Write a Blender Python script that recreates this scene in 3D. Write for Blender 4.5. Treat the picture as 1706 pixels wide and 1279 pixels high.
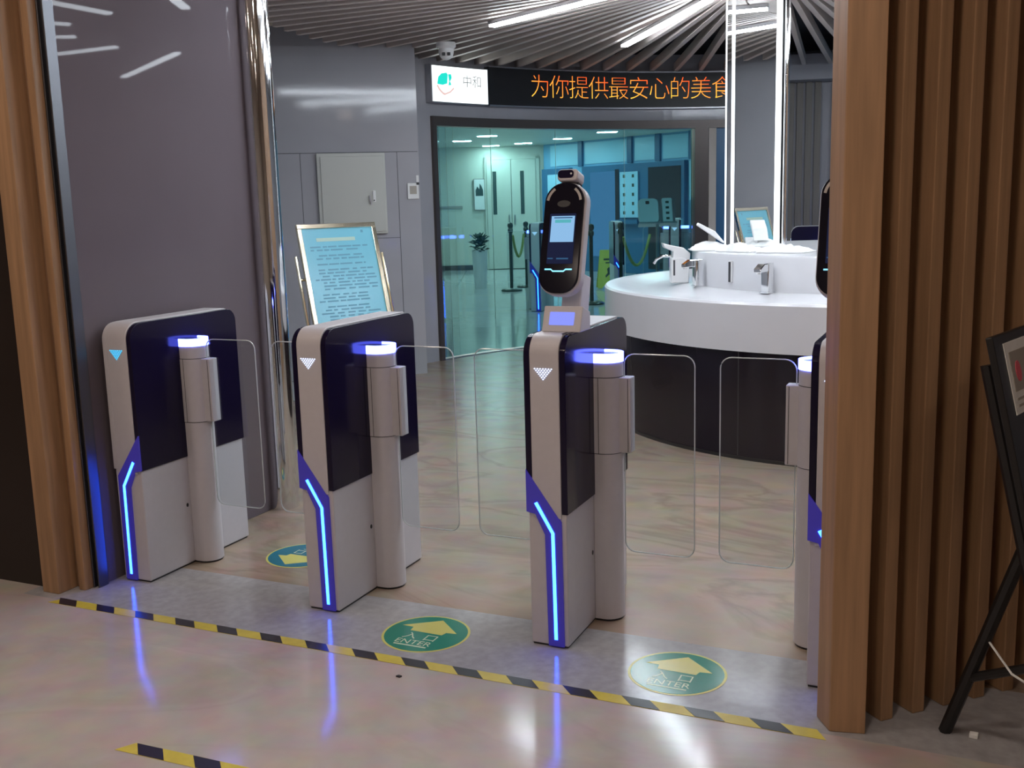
import bpy, bmesh, math, random
from math import sin, cos, pi, radians as R, atan2, hypot
from mathutils import Vector, Matrix, Euler
random.seed(7)
SC = bpy.context.scene
COL = SC.collection
for o in list(bpy.data.objects): bpy.data.objects.remove(o, do_unlink=True)

# ------------------------------------------------------------------ camera
cam = bpy.data.cameras.new('camera'); cam_o = bpy.data.objects.new('camera', cam); COL.objects.link(cam_o)
CAM = Vector((2.99, -2.9031, 1.3975))
yaw, pitch, roll, F = -.4245, .1715, -.0273, 1741.3
fwd = Vector((sin(yaw)*cos(pitch), cos(yaw)*cos(pitch), -sin(pitch)))
rt = Vector((cos(yaw), -sin(yaw), 0)); up = rt.cross(fwd)
r2 = cos(roll)*rt + sin(roll)*up; u2 = -sin(roll)*rt + cos(roll)*up
cam_o.matrix_world = Matrix(((r2.x, u2.x, -fwd.x, CAM.x), (r2.y, u2.y, -fwd.y, CAM.y), (r2.z, u2.z, -fwd.z, CAM.z), (0, 0, 0, 1)))
cam.sensor_width = 36; cam.lens = 36*F/1706; cam.clip_start = .05; cam.clip_end = 100
SC.camera = cam_o
# ------------------------------------------------------------------ world and exposure
w = bpy.data.worlds.new('dim_air'); SC.world = w; w.use_nodes = True
w.node_tree.nodes['Background'].inputs[0].default_value = (.95, .80, .70, 1)
w.node_tree.nodes['Background'].inputs[1].default_value = .07
SC.view_settings.view_transform = 'Standard'; SC.view_settings.look = 'None'
SC.view_settings.exposure = 0.1; SC.view_settings.gamma = 1; SC.view_settings.use_curve_mapping = False
LAMP = 50.0        # radiance of the linear ceiling lamps of the round hall
LOBBY = 122.0       # radiance of the warm lobby downlights
FAR_L = 62.0       # radiance of the downlights behind the glass door
LED = 1.6          # factor of the blue light bands

# ------------------------------------------------------------------ materials
def mat(name, base, rough=.5, metal=0, spec=.5, emit=None, strength=0, var=0, scale=8, bump=0, coat=0, stretch=None, alt=None):
    m = bpy.data.materials.new(name); m.use_nodes = True; nt = m.node_tree; b = nt.nodes['Principled BSDF']
    b.inputs['Base Color'].default_value = (*base, 1); b.inputs['Roughness'].default_value = rough
    b.inputs['Metallic'].default_value = metal; b.inputs['Specular IOR Level'].default_value = spec
    if coat: b.inputs['Coat Weight'].default_value = coat; b.inputs['Coat Roughness'].default_value = .05
    if emit: b.inputs['Emission Color'].default_value = (*emit, 1); b.inputs['Emission Strength'].default_value = strength
    if var or bump:
        tc = nt.nodes.new('ShaderNodeTexCoord'); mp = nt.nodes.new('ShaderNodeMapping'); nz = nt.nodes.new('ShaderNodeTexNoise')
        nz.inputs['Scale'].default_value = scale; nz.inputs['Detail'].default_value = 6
        if stretch: mp.inputs['Scale'].default_value = stretch
        nt.links.new(tc.outputs['Object'], mp.inputs[0]); nt.links.new(mp.outputs[0], nz.inputs['Vector'])
        if var:
            rp = nt.nodes.new('ShaderNodeValToRGB'); a = alt or tuple(c*(1-var) for c in base)
            rp.color_ramp.elements[0].position = .35; rp.color_ramp.elements[1].position = .68
            rp.color_ramp.elements[0].color = (*a, 1); rp.color_ramp.elements[1].color = (*[min(1, c*(1+var*.5)) for c in base], 1)
            nt.links.new(nz.outputs['Fac'], rp.inputs[0]); nt.links.new(rp.outputs[0], b.inputs['Base Color'])
        if bump:
            bp = nt.nodes.new('ShaderNodeBump'); bp.inputs['Strength'].default_value = bump; bp.inputs['Distance'].default_value = .002
            nt.links.new(nz.outputs['Fac'], bp.inputs['Height']); nt.links.new(bp.outputs[0], b.inputs['Normal'])
    return m
def glow(name, col, s):
    m = bpy.data.materials.new(name); m.use_nodes = True; nt = m.node_tree
    for n in list(nt.nodes): nt.nodes.remove(n)
    e = nt.nodes.new('ShaderNodeEmission'); o = nt.nodes.new('ShaderNodeOutputMaterial')
    e.inputs[0].default_value = (*col, 1); e.inputs[1].default_value = s; nt.links.new(e.outputs[0], o.inputs[0]); return m
def glass(name, tint, refl=.08, rough=.02):
    m = bpy.data.materials.new(name); m.use_nodes = True; nt = m.node_tree
    for n in list(nt.nodes): nt.nodes.remove(n)
    t = nt.nodes.new('ShaderNodeBsdfTransparent'); g = nt.nodes.new('ShaderNodeBsdfGlossy'); mx = nt.nodes.new('ShaderNodeMixShader')
    fr = nt.nodes.new('ShaderNodeFresnel'); o = nt.nodes.new('ShaderNodeOutputMaterial'); ml = nt.nodes.new('ShaderNodeMath'); ml.operation = 'MULTIPLY'
    fr.inputs[0].default_value = 1.45; ml.inputs[1].default_value = refl/.04*.5
    t.inputs[0].default_value = (*tint, 1); g.inputs['Roughness'].default_value = rough; g.inputs[0].default_value = (1, 1, 1, 1)
    nt.links.new(fr.outputs[0], ml.inputs[0]); nt.links.new(ml.outputs[0], mx.inputs[0])
    nt.links.new(t.outputs[0], mx.inputs[1]); nt.links.new(g.outputs[0], mx.inputs[2]); nt.links.new(mx.outputs[0], o.inputs[0]); return m
def floor_mat(name, c1, c2, vein, rough, scale):
    m = mat(name, c1, rough, spec=.42); nt = m.node_tree; b = nt.nodes['Principled BSDF']
    tc = nt.nodes.new('ShaderNodeTexCoord'); n1 = nt.nodes.new('ShaderNodeTexNoise'); n2 = nt.nodes.new('ShaderNodeTexNoise'); mp = nt.nodes.new('ShaderNodeMapping')
    mp.inputs['Rotation'].default_value = (0, 0, .5); mp.inputs['Scale'].default_value = (1, 2.2, 1)
    n1.inputs['Scale'].default_value = scale; n1.inputs['Detail'].default_value = 8; n1.inputs['Distortion'].default_value = 1.2
    n2.inputs['Scale'].default_value = scale*9; n2.inputs['Detail'].default_value = 4
    r1 = nt.nodes.new('ShaderNodeValToRGB'); e = r1.color_ramp.elements
    e[0].position = .36; e[0].color = (*c2, 1); e[1].position = .62; e[1].color = (*c1, 1)
    k = e.new(.5); k.color = (*vein, 1); k2 = e.new(.46); k2.color = (*c1, 1); k3 = e.new(.54); k3.color = (*c1, 1)
    mx = nt.nodes.new('ShaderNodeMix'); mx.data_type = 'RGBA'; mx.blend_type = 'MULTIPLY'; mx.inputs[0].default_value = .35
    nt.links.new(tc.outputs['Object'], mp.inputs[0]); nt.links.new(mp.outputs[0], n1.inputs['Vector']); nt.links.new(tc.outputs['Object'], n2.inputs['Vector'])
    nt.links.new(n1.outputs['Fac'], r1.inputs[0]); nt.links.new(r1.outputs[0], mx.inputs[6]); nt.links.new(n2.outputs['Color'], mx.inputs[7]); nt.links.new(mx.outputs[2], b.inputs['Base Color'])
    return m
M = dict(
    lobby=floor_mat('polished_pink_beige_stone', (.56, .485, .445), (.51, .44, .40), (.53, .46, .42), .13, .9),
    sill=mat('grey_threshold_stone', (.36, .355, .365), .15, spec=.4, var=.12, scale=30),
    hallf=floor_mat('tan_marble', (.41, .315, .245), (.36, .27, .205), (.33, .245, .185), .22, .8),
    tile=mat('pale_polished_tile', (.58, .60, .60), .10, var=.06, scale=3),
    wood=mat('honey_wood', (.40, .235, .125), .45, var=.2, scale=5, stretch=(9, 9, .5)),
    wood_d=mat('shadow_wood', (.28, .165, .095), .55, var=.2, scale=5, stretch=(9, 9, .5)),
    slat=mat('ceiling_slat_wood', (.58, .50, .46), .4, var=.12, scale=3),
    plenum=mat('dark_ceiling_void', (.045, .045, .055), .8),
    wallg=mat('grey_lacquer_panel', (.36, .36, .39), .08, spec=.35, var=.05, scale=2),
    wallp=mat('mauve_grey_lacquer_panel', (.155, .130, .146), .025, spec=.05, var=.05, scale=2),
    greywall=mat('grey_plaster', (.30, .30, .33), .45, var=.05, scale=3),
    beige=mat('beige_plaster', (.55, .50, .44), .6, var=.05, scale=3),
    darkdoor=mat('dark_brown_lacquer', (.018, .011, .009), .3),
    steel=mat('brushed_steel', (.45, .45, .48), .28, metal=1, var=.06, scale=60, stretch=(20, 20, .3)),
    chrome=mat('chrome', (.80, .81, .82), .06, metal=1),
    brass=mat('gold_chrome', (.80, .72, .55), .14, metal=1),
    mirror=mat('mirror', (.92, .94, .94), .0, metal=1),
    white=mat('white_powder_coat', (.56, .54, .57), .32, var=.02, scale=40),
    cwhite=mat('white_solid_surface', (.66, .66, .685), .22, var=.02, scale=5),
    plastic=mat('white_plastic', (.72, .72, .72), .3),
    black=mat('black_gloss_acrylic', (.009, .006, .026), .12, spec=.27),
    faceb=mat('black_face_glass', (.010, .009, .016), .10, spec=.12),
    bplast=mat('black_plastic', (.012, .012, .014), .35),
    seam=mat('dark_seam', (.05, .05, .055), .5),
    acryl=mat('dark_acrylic_painted_glow', (.05, .045, .16), .30, emit=(.07, .045, .85), strength=.17),  # dark band; blue bleed of the light strip painted in as colour and emission
    cab=mat('dark_glass_cabinet', (.010, .007, .014), .10, spec=.3),
    frame=mat('bronze_door_frame', (.10, .085, .08), .3, metal=.5),
    gdoor=glass('teal_door_glass', (.62, .86, .89), .07),
    gwing=glass('clear_wing_glass', (.93, .95, .95), .045),
    rim=mat('polished_glass_edge', (.62, .65, .66), .15, spec=.6),
    paper=mat('white_paper', (.80, .80, .78), .7, var=.04, scale=30),
    towel=mat('white_cloth', (.85, .85, .85), .85, var=.03, scale=60, bump=.3),
    yellow=mat('yellow_tape', (.62, .50, .06), .35, var=.08, scale=25),
    tblack=mat('black_tape', (.022, .018, .022), .3),
    green=mat('green_vinyl', (.015, .23, .155), .16, var=.06, scale=12),
    bluegreen=mat('teal_vinyl', (.02, .17, .25), .16, var=.06, scale=12),
    yprint=mat('yellow_vinyl_print', (.62, .60, .16), .2),
    wprint=mat('pale_vinyl_print', (.55, .72, .50), .2),
    poster=mat('aqua_notice_sheet', (.15, .42, .53), .2, emit=(.2, .62, .80), strength=.05, bump=.5, scale=9),  # plain sheet, no lamp: faint aqua glow added to its colour
    ink=mat('notice_ink', (.075, .26, .36), .4),
    inkb=mat('notice_heading_ink', (.35, .50, .42), .4),
    pcab=mat('warm_grey_enamel', (.47, .48, .45), .35),
    leaf=mat('leaf_green', (.015, .06, .03), .5, var=.3, scale=20),
    bluew=mat('blue_wall_panel', (.18, .46, .72), .4, var=.04, scale=2),
    bluep=mat('pale_blue_lit_panel', (.36, .68, .88), .35),
    blued=mat('deep_blue_frame', (.035, .15, .30), .3),
    dscreen=mat('dark_display', (.02, .025, .04), .12),
    cream=mat('cream_door_paint', (.62, .64, .55), .45),
    slot=mat('dark_door_glass', (.05, .08, .07), .2),
    brownm=mat('green_bronze_metal', (.06, .075, .06), .3, metal=.7),
    signy=mat('yellow_sign_plastic', (.55, .58, .10), .4),
    rope=mat('yellow_rope', (.28, .34, .08), .7),
    easel=mat('black_steel_tube', (.010, .009, .009), .4),
    pink=mat('pink_print', (.65, .10, .14), .6), greyp=mat('grey_print', (.34, .31, .27), .6),
    band=glow('blue_light_band', (.10, .13, 1), 8.5*LED), strip=glow('cyan_blue_light_strip', (.016, .085, 1), 11*LED),
    icon=glow('pale_arrow_light', (.62, .72, 1), 2.2), iconc=glow('cyan_arrow_light', (.02, .55, 1), 1.6),
    lamp=glow('cool_white_lamp', (.84, .92, 1.0), LAMP), lampw=glow('warm_downlight', (1, .83, .71), LOBBY),
    lampf=glow('white_downlight', (.95, 1, .97), FAR_L), edge=glow('mirror_edge_light', (.90, .96, 1), 3.4),
    box=glow('lit_sign_face', (.93, 1, 1), 1.5), ui=glow('screen_pale_blue', (.30, .56, .88), .85), ui2=glow('screen_teal', (.12, .52, .58), .8),
    ui3=glow('screen_dim', (.018, .022, .06), .7), lcd=glow('lavender_lcd', (.27, .32, .98), .95), bar=glow('cyan_status_bar', (.25, .75, 1), 1.6),
    uid=glow('screen_ink', (.05, .14, .28), .7), reader=mat('beige_lamp_cover', (.45, .42, .40), .3),
    logo_t=glow('logo_teal', (.02, .75, .62), 1.0), logo_r=glow('logo_rose', (.80, .55, .52), 1.0), logo_g=glow('logo_grey', (.14, .16, .17), 1.0),
    sweb=glow('far_screen_blue', (.16, .36, .66), .55), farstrip=glow('far_white_blue_strip', (.35, .6, 1), 3.0),
)
# the running text: amber to red across each dot-matrix character
m = bpy.data.materials.new('amber_led_text'); m.use_nodes = True; nt = m.node_tree
for n in list(nt.nodes): nt.nodes.remove(n)
tc = nt.nodes.new('ShaderNodeTexCoord'); sp = nt.nodes.new('ShaderNodeSeparateXYZ'); rp = nt.nodes.new('ShaderNodeValToRGB')
ad = nt.nodes.new('ShaderNodeMath'); ad.operation = 'SUBTRACT'; md = nt.nodes.new('ShaderNodeMath'); md.operation = 'MULTIPLY_ADD'; md.inputs[1].default_value = -.5; md.inputs[2].default_value = .75
e = nt.nodes.new('ShaderNodeEmission'); o = nt.nodes.new('ShaderNodeOutputMaterial'); e.inputs[1].default_value = 1.7
nt.links.new(tc.outputs['Generated'], sp.inputs[0]); nt.links.new(sp.outputs[1], ad.inputs[0]); nt.links.new(sp.outputs[0], ad.inputs[1]); ad.operation = 'ADD'
nt.links.new(ad.outputs[0], md.inputs[0]); nt.links.new(md.outputs[0], rp.inputs[0])
rp.color_ramp.elements[0].color = (.85, .10, .02, 1); rp.color_ramp.elements[1].color = (1, .52, .06, 1); rp.color_ramp.elements[1].position = .7
nt.links.new(rp.outputs[0], e.inputs[0]); nt.links.new(e.outputs[0], o.inputs[0]); M['amber'] = m

# ------------------------------------------------------------------ helpers
class B:
    def __init__(s): s.v = []; s.f = []
    def add(s, vs, fs):
        n = len(s.v); s.v += [tuple(x) for x in vs]; s.f += [tuple(i+n for i in f) for f in fs]; return s
    def box(s, x0, y0, z0, x1, y1, z1, T=None):
        vs = [(x, y, z) for z in (z0, z1) for x, y in ((x0, y0), (x1, y0), (x1, y1), (x0, y1))]
        if T: vs = [T @ Vector(v) for v in vs]
        return s.add(vs, [(3, 2, 1, 0), (4, 5, 6, 7), (0, 1, 5, 4), (1, 2, 6, 5), (2, 3, 7, 6), (3, 0, 4, 7)])
    def prism(s, poly, a0, a1, ax='z', T=None):
        n = len(poly)
        def mk(p, a): return (p[0], p[1], a) if ax == 'z' else ((p[0], a, p[1]) if ax == 'y' else (a, p[0], p[1]))
        vs = [mk(p, a0) for p in poly] + [mk(p, a1) for p in poly]
        if T: vs = [T @ Vector(v) for v in vs]
        return s.add(vs, [tuple(range(n))[::-1], tuple(range(n, 2*n))] + [(i, (i+1) % n, n+(i+1) % n, n+i) for i in range(n)])
    def lathe(s, prof, cx=0, cy=0, seg=24, a0=0, a1=2*pi, cap=True):
        full = abs(a1-a0-2*pi) < 1e-6; k = seg if full else seg+1; n = len(prof)
        vs = [(cx+r*cos(a0+(a1-a0)*i/seg), cy+r*sin(a0+(a1-a0)*i/seg), z) for i in range(k) for r, z in prof]
        fs = []
        for i in range(seg):
            j = (i+1) % k
            for q in range(n-1): fs.append((i*n+q, j*n+q, j*n+q+1, i*n+q+1))
        if cap and full:
            fs.append(tuple(i*n for i in range(k))[::-1]); fs.append(tuple(i*n+n-1 for i in range(k)))
        return s.add(vs, fs)
    def tube(s, path, r, seg=8, closed=False):
        P = [Vector(p) for p in path]; n = len(P); rings = []
        for i, p in enumerate(P):
            t = (P[(i+1) % n]-P[i-1]) if closed else (P[min(i+1, n-1)]-P[max(i-1, 0)])
            t.normalize(); a = Vector((0, 0, 1)) if abs(t.z) < .9 else Vector((1, 0, 0))
            u = t.cross(a).normalized(); v = t.cross(u); rr = r[i] if isinstance(r, (list, tuple)) else r
            rings.append([p+rr*(cos(2*pi*k/seg)*u+sin(2*pi*k/seg)*v) for k in range(seg)])
        vs = [q for g in rings for q in g]; fs = []
        for i in range(n if closed else n-1):
            j = (i+1) % n
            for k in range(seg): fs.append((i*seg+k, i*seg+(k+1) % seg, j*seg+(k+1) % seg, j*seg+k))
        if not closed: fs += [tuple(range(seg))[::-1], tuple(range((n-1)*seg, n*seg))]
        return s.add(vs, fs)
    def arc(s, r0, r1, a0, a1, z0, z1, n=24, c=(0, 0)):   # ring segment, angles in degrees
        poly = [(c[0]+r1*cos(R(a0+(a1-a0)*i/n)), c[1]+r1*sin(R(a0+(a1-a0)*i/n))) for i in range(n+1)]
        inn = [(c[0]+r0*cos(R(a0+(a1-a0)*i/n)), c[1]+r0*sin(R(a0+(a1-a0)*i/n))) for i in range(n+1)]
        vs = [(*p, z) for z in (z0, z1) for p in inn] + [(*p, z) for z in (z0, z1) for p in poly]; k = n+1; fs = []
        for i in range(n):
            fs += [(i, i+1, k+i+1, k+i), (2*k+i+1, 2*k+i, 3*k+i, 3*k+i+1), (k+i, k+i+1, 3*k+i+1, 3*k+i), (i+1, i, 2*k+i, 2*k+i+1)]
        fs += [(0, k, 3*k, 2*k), (n, 2*k+n, 3*k+n, k+n)]
        return s.add(vs, fs)
    def mesh(s, name):
        me = bpy.data.meshes.new(name); me.from_pydata(s.v, [], s.f)
        bm = bmesh.new(); bm.from_mesh(me); bmesh.ops.recalc_face_normals(bm, faces=bm.faces); bm.to_mesh(me); bm.free(); return me
def obj(name, b, m, parent=None, bevel=0, smooth=False, seg=2):
    me = b.mesh(name) if isinstance(b, B) else b
    if not len(me.materials): me.materials.append(m)
    o = bpy.data.objects.new(name, me); COL.objects.link(o)
    if parent: o.parent = parent
    if bevel:
        k = o.modifiers.new('bevel', 'BEVEL'); k.width = bevel; k.segments = seg; k.limit_method = 'ANGLE'; k.angle_limit = R(40)
    if smooth:
        for p in me.polygons: p.use_smooth = True
        try: me.set_sharp_from_angle(angle=R(35))
        except Exception: pass
    return o
def tag(o, label, cat, group=None):
    o['label'] = label; o['category'] = cat
    if group: o['group'] = group
    return o
def thing(name, label, cat, loc=(0, 0, 0), rz=0, group=None):
    o = bpy.data.objects.new(name, None); COL.objects.link(o); o.location = loc; o.rotation_euler = (0, 0, rz); o.empty_display_size = .1
    return tag(o, label, cat, group)
def struct(o, label=None):
    o['kind'] = 'structure'
    if label: o['label'] = label
    return o
def shell(name, label, loc=(0, 0, 0), rz=0):          # an Empty for a piece of the setting
    o = bpy.data.objects.new(name, None); COL.objects.link(o); o.location = loc; o.rotation_euler = (0, 0, rz); return struct(o, label)
def dup(root, loc, rz, label, group=None):
    r = root.copy(); COL.objects.link(r); r.location = loc; r.rotation_euler = (0, 0, rz); r['label'] = label
    if group: r['group'] = group
    for ch in list(root.children):
        c = ch.copy(); COL.objects.link(c); c.parent = r
        for g in list(ch.children):
            d = g.copy(); COL.objects.link(d); d.parent = c
    return r
def rrect(x0, z0, x1, z1, r, n=6, rs=None):
    out = []; rr = rs or (r, r, r, r)
    for (cx, cz, a, q) in ((x0, z0, 180, rr[0]), (x1, z0, 270, rr[1]), (x1, z1, 0, rr[2]), (x0, z1, 90, rr[3])):
        ox = cx+q if cx == x0 else cx-q; oz = cz+q if cz == z0 else cz-q
        if q < 1e-5: out.append((cx, cz)); continue
        for i in range(n+1): out.append((ox+q*cos(R(a+90*i/n)), oz+q*sin(R(a+90*i/n))))
    return out
def text_mesh(s, size, off=0.0, ext=0.0, align='CENTER'):
    cu = bpy.data.curves.new('lettering', 'FONT'); cu.body = s; cu.size = size; cu.offset = off; cu.extrude = ext; cu.align_x = align; cu.align_y = 'CENTER'; cu.resolution_u = 4
    t = bpy.data.objects.new('lettering', cu); COL.objects.link(t)
    dg = bpy.context.evaluated_depsgraph_get(); me = bpy.data.meshes.new_from_object(t.evaluated_get(dg))
    bpy.data.objects.remove(t, do_unlink=True); bpy.data.curves.remove(cu); me.materials.clear(); return me
def ribbon(path, w):
    P = [Vector(p) for p in path]; L = []; Rr = []
    for i, p in enumerate(P):
        a = (P[min(i+1, len(P)-1)]-P[max(i-1, 0)]).normalized(); n = Vector((-a.y, a.x)); L.append(p+n*w/2); Rr.append(p-n*w/2)
    return [tuple(q) for q in L+Rr[::-1]]
W2D = Vector((-.8005, -.599, 0)); W2N = Vector((.599, -.8005, 0)); W2P = Vector((-1.25, 4.74, 0)); W2R = atan2(.599, .8005)
BC = (2.363, 4.256); RC = 4.04; TC = (1.87, 3.2); CZ = 2.64
def pol(r, a, z=0, c=BC): return (c[0]+r*cos(R(a)), c[1]+r*sin(R(a)), z)
FR = .4245
def far(s, d, z=0): return (CAM.x + s*.9112 + d*-.4119, CAM.y + s*.4119 + d*.9112, z)

# ------------------------------------------------------------------ floors
b = B().box(-4, -7, -.05, 7, -.2525, 0); struct(obj('floor', b, M['lobby']), 'polished pink beige lobby floor in front of the striped line')
b = B().box(-.25, -.2525, -.05, 3.2, .18, .0); struct(obj('floor_threshold', b, M['sill']), 'grey stone threshold strip under the gates')
b = B().box(-4, -.2525, -.05, -.25, .2, 0); b.box(3.2, -.2525, -.05, 7, .2, 0); struct(obj('floor_margin', b, M['lobby']))
poly = [pol(RC+.02, a)[:2] for a in range(-62, 235, 4)] + [(-.05, .18), (3.2, .18), (4.3, .6)]
b = B().prism(poly, -.05, 0); struct(obj('floor_round_hall', b, M['hallf']), 'tan marble floor of the round hall')
ft = shell('floor_far', 'pale tile floor behind the glass door', far(0, 0), FR)
TS = 2.2
tm = B().box(.004, .004, -.05, TS-.004, TS-.004, -.004).mesh('tile'); tm.materials.append(M['tile'])
obj('grout', B().box(-3.2, 8.6, -.05, 5.8, 25, -.010), M['seam'], ft)
for i in range(4):
    for j in range(7):
        t = obj('tile', tm, M['tile'], ft, bevel=0); t.location = (-3.1+i*TS, 9.8-TS+.02+j*TS, 0)

# ------------------------------------------------------------------ walls of the hall
CH = 2.80
b = B().box(-.20, -.09, 0, -.03, 1.0, CH); struct(obj('wall_left', b, M['wallp']), 'glossy mauve grey wall beside the leftmost gate')
b = B().prism([(-.05, 1.0), (-2.2, 3.05), (-3.3, 3.3), (-3.4, 3.15), (-2.3, 2.9), (-.15, .95)], 0, CH); struct(obj('wall_left_back', b, M['wallg']))
# chrome half column at the end of the left wall
tr = shell('trim_1', 'tall mirror chrome column at the end of the left wall', (-.005, 1.045, 0))
obj('chrome_shaft', B().lathe([(.072, 0), (.072, CH)], seg=40), M['chrome'], tr, smooth=True)
obj('dark_joint', B().box(-.075, -.065, 0, -.028, -.03, CH), M['darkdoor'], tr)
# flat panelled wall facing the entrance; local x runs to the right, local -y faces the viewer
wl = shell('wall_left_panelled', 'grey lacquer panelled wall with the electrical box', W2P, W2R)
obj('backing', B().box(-2.6, .012, 0, .0, .25, CH), M['seam'], wl)
for (x0, x1, z0, z1) in ((-2.5, -.001, 1.832, CH), (-.17, -.001, 0, 1.828), (-.942, -.174, 0, 1.14), (-.942, -.174, 1.144, 1.828), (-2.5, -.946, 0, 1.828)):
    obj('panel', B().box(x0, 0, z0, x1, .014, z1), M['wallg'], wl)
obj('end_panel', B().box(-.001, .0, 0, .006, .25, CH), M['wallg'], wl)
# curved wall: jamb, fascia over the door, wall to the right
b = B().arc(RC, RC+.12, 116.6, 168, 2.165, CH, 40, BC); struct(obj('wall_back', b, M['wallg']), 'curved grey fascia above the glass door')
b = B().arc(RC-.03, RC+.10, 163.3, 169.5, 0, 2.165, 8, BC); struct(obj('wall_back_left', b, M['wallg']))
b = B().arc(RC, RC+.12, -62, 116.6, 0, CH, 100, BC); struct(obj('wall_right', b, M['greywall']), 'curved wall on the far right of the hall')
wf = shell('wall_right_fins', 'vertical wood fins on the curved wall right of the mirror', (BC[0], BC[1], 0))
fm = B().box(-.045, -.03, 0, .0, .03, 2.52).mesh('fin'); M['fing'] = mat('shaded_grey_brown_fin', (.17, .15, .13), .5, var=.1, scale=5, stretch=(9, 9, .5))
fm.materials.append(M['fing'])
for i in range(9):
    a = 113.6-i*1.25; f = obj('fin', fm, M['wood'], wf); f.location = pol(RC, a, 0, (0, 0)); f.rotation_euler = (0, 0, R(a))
obj('column_casing', B().arc(RC-.10, RC, 99.9, 101.7, 0, 2.52, 4), M['greywall'], wf)
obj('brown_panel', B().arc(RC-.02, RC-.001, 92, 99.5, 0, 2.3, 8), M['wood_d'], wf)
obj('soffit', B().arc(RC-.28, RC, 90, 109.5, 2.50, 2.74, 12), M['greywall'], wf)
# ceiling: dark void, 120 radiating slats
ce = shell('ceiling', 'ceiling of radiating wood slats under a dark void')
obj('void', B().arc(.01, RC+.6, -180, 180, 2.97, 3.0, 64, BC), M['plenum'], ce)
obj('rim_wall', B().arc(RC+.13, RC+.16, -180, 180, CH-.05, 2.97, 64, BC), M['plenum'], ce)
obj('centre_ring', B().arc(.55, .92, -180, 180, CZ, CZ+.10, 48, TC), M['slat'], ce)
sm = B().box(0, -.020, 0, 1, .020, .075).mesh('slat'); sm.materials.append(M['slat'])
NS = 120; lamps = [i for i in range(0, NS, 10)]
for i in range(NS):
    a = 2*pi*(i+.5)/NS + R(2.2); d = Vector((cos(a), sin(a))); m0 = Vector(TC)-Vector(BC)
    bq = m0.dot(d); L = -bq+math.sqrt(bq*bq-(m0.dot(m0)-(RC-.01)**2))
    den = d.dot(Vector(W2N[:2]))
    if abs(den) > 1e-4:
        t = (Vector(W2P[:2])-Vector(TC)).dot(Vector(W2N[:2]))/den
        px = Vector(TC)+d*t
        if t > 0 and -2.6 < -(px-Vector(W2P[:2])).dot(Vector(W2D[:2])) < .03: L = min(L, t-.012)
    if d.x < -.2:                                     # stop at the left walls
        t = (-.02-TC[0])/d.x
        if TC[1]+d.y*t < 1.05: L = min(L, t)
    s = obj('slat', sm, M['slat'], ce); s.location = (TC[0]+.93*d.x, TC[1]+.93*d.y, CZ); s.rotation_euler = (0, 0, a); s.scale = (L-.93, 1, 1)
# ------------------------------------------------------------------ linear lamps between the slats
def lamp(i, r0, r1, label, group=None, org=TC):
    a = R(i); t = thing('linear_lamp', label, 'lamp', (org[0], org[1], CZ-.035), a, group)
    obj('housing', B().box(r0-.01, -.030, .008, r1+.01, .030, .033), M['steel'], t)
    obj('diffuser', B().box(r0, -.026, -.006, r1, .026, .008), M['lamp'], t)
lamp(-28.4, 0, 1.65, 'left of the two white tube lamps in the slatted ceiling, above the running text', None, (-.185, 3.952))
lamp(-55.9, 0, 1.9, 'long white tube lamp in the slatted ceiling, right of the two, pointing at the mirror', None, (.299, 5.405))
for k in range(1, 9):
    lamp(92-30*k, .98, 2.62, 'white tube lamp of the radiating ceiling set, beyond the top of the picture', 'overhead tube lamps outside the picture')

# ------------------------------------------------------------------ lobby shell
b = B().box(-4, -7, 2.9, 7, -.1, 3.0); struct(obj('ceiling_lobby', b, M['beige']))
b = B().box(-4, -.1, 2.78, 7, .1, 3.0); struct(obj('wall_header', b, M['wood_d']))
b = B().box(-4, -7.1, 0, 7, -7, 2.9); struct(obj('wall_lobby_back', b, M['beige']))
b = B().box(-4.1, -7, 0, -4, -.1, 2.9); struct(obj('wall_lobby_left', b, M['beige']))
b = B().box(7, -7, 0, 7.1, 1.2, 2.9); struct(obj('wall_lobby_right', b, M['beige']))
b = B().box(-4, -.17, 0, -.19, -.10, 2.9); struct(obj('wall_front_left', b, M['darkdoor']), 'dark brown wall left of the wooden jamb')
# left wooden jamb and its steel trim
jl = shell('trim_2', 'honey wood jamb of stepped fins left of the gates')
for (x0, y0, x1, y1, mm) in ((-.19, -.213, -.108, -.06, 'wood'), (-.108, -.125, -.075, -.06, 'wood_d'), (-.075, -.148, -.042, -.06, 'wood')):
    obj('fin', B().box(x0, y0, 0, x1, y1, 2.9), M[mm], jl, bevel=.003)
M['trimsteel'] = mat('grey_steel_trim', (.16, .165, .18), .42, metal=1)
tb = B().box(-.042, -.112, 0, -.034, -.06, 2.9); tb.box(-.034, -.098, 0, -.020, -.06, 2.9); tb.box(-.020, -.108, 0, -.013, -.06, 2.9)
struct(obj('trim_3', tb, M['trimsteel'], None, bevel=.002), 'thin steel trim right of the left wooden jamb')
# right wooden fin wall, running away at 45 degrees
fr_ = shell('wall_fins_right', 'wall of vertical honey wood fins on the right', (2.676, -.236, 0), R(45))
# local x along the wall, local y into the wall
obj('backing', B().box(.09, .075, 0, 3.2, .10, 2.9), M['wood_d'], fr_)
obj('post', B().prism([(0, 0), (.076, -.050), (.098, .02), (.098, .10), (.02, .08)], 0, 2.9), M['wood'], fr_, bevel=.003)
fn = B().box(0, 0, 0, .040, .085, 2.9).mesh('fin'); fn.materials.append(M['wood'])
for i in range(24):
    f = obj('fin', fn, M['wood'], fr_, bevel=.003); f.location = (.158+i*.106, -.012, 0)
struct(obj('trim_4', B().box(2.664, -.17, 0, 2.70, -.10, 2.9), M['beige'], None, bevel=.003), 'pale edge strip behind the right wooden post')
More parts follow.
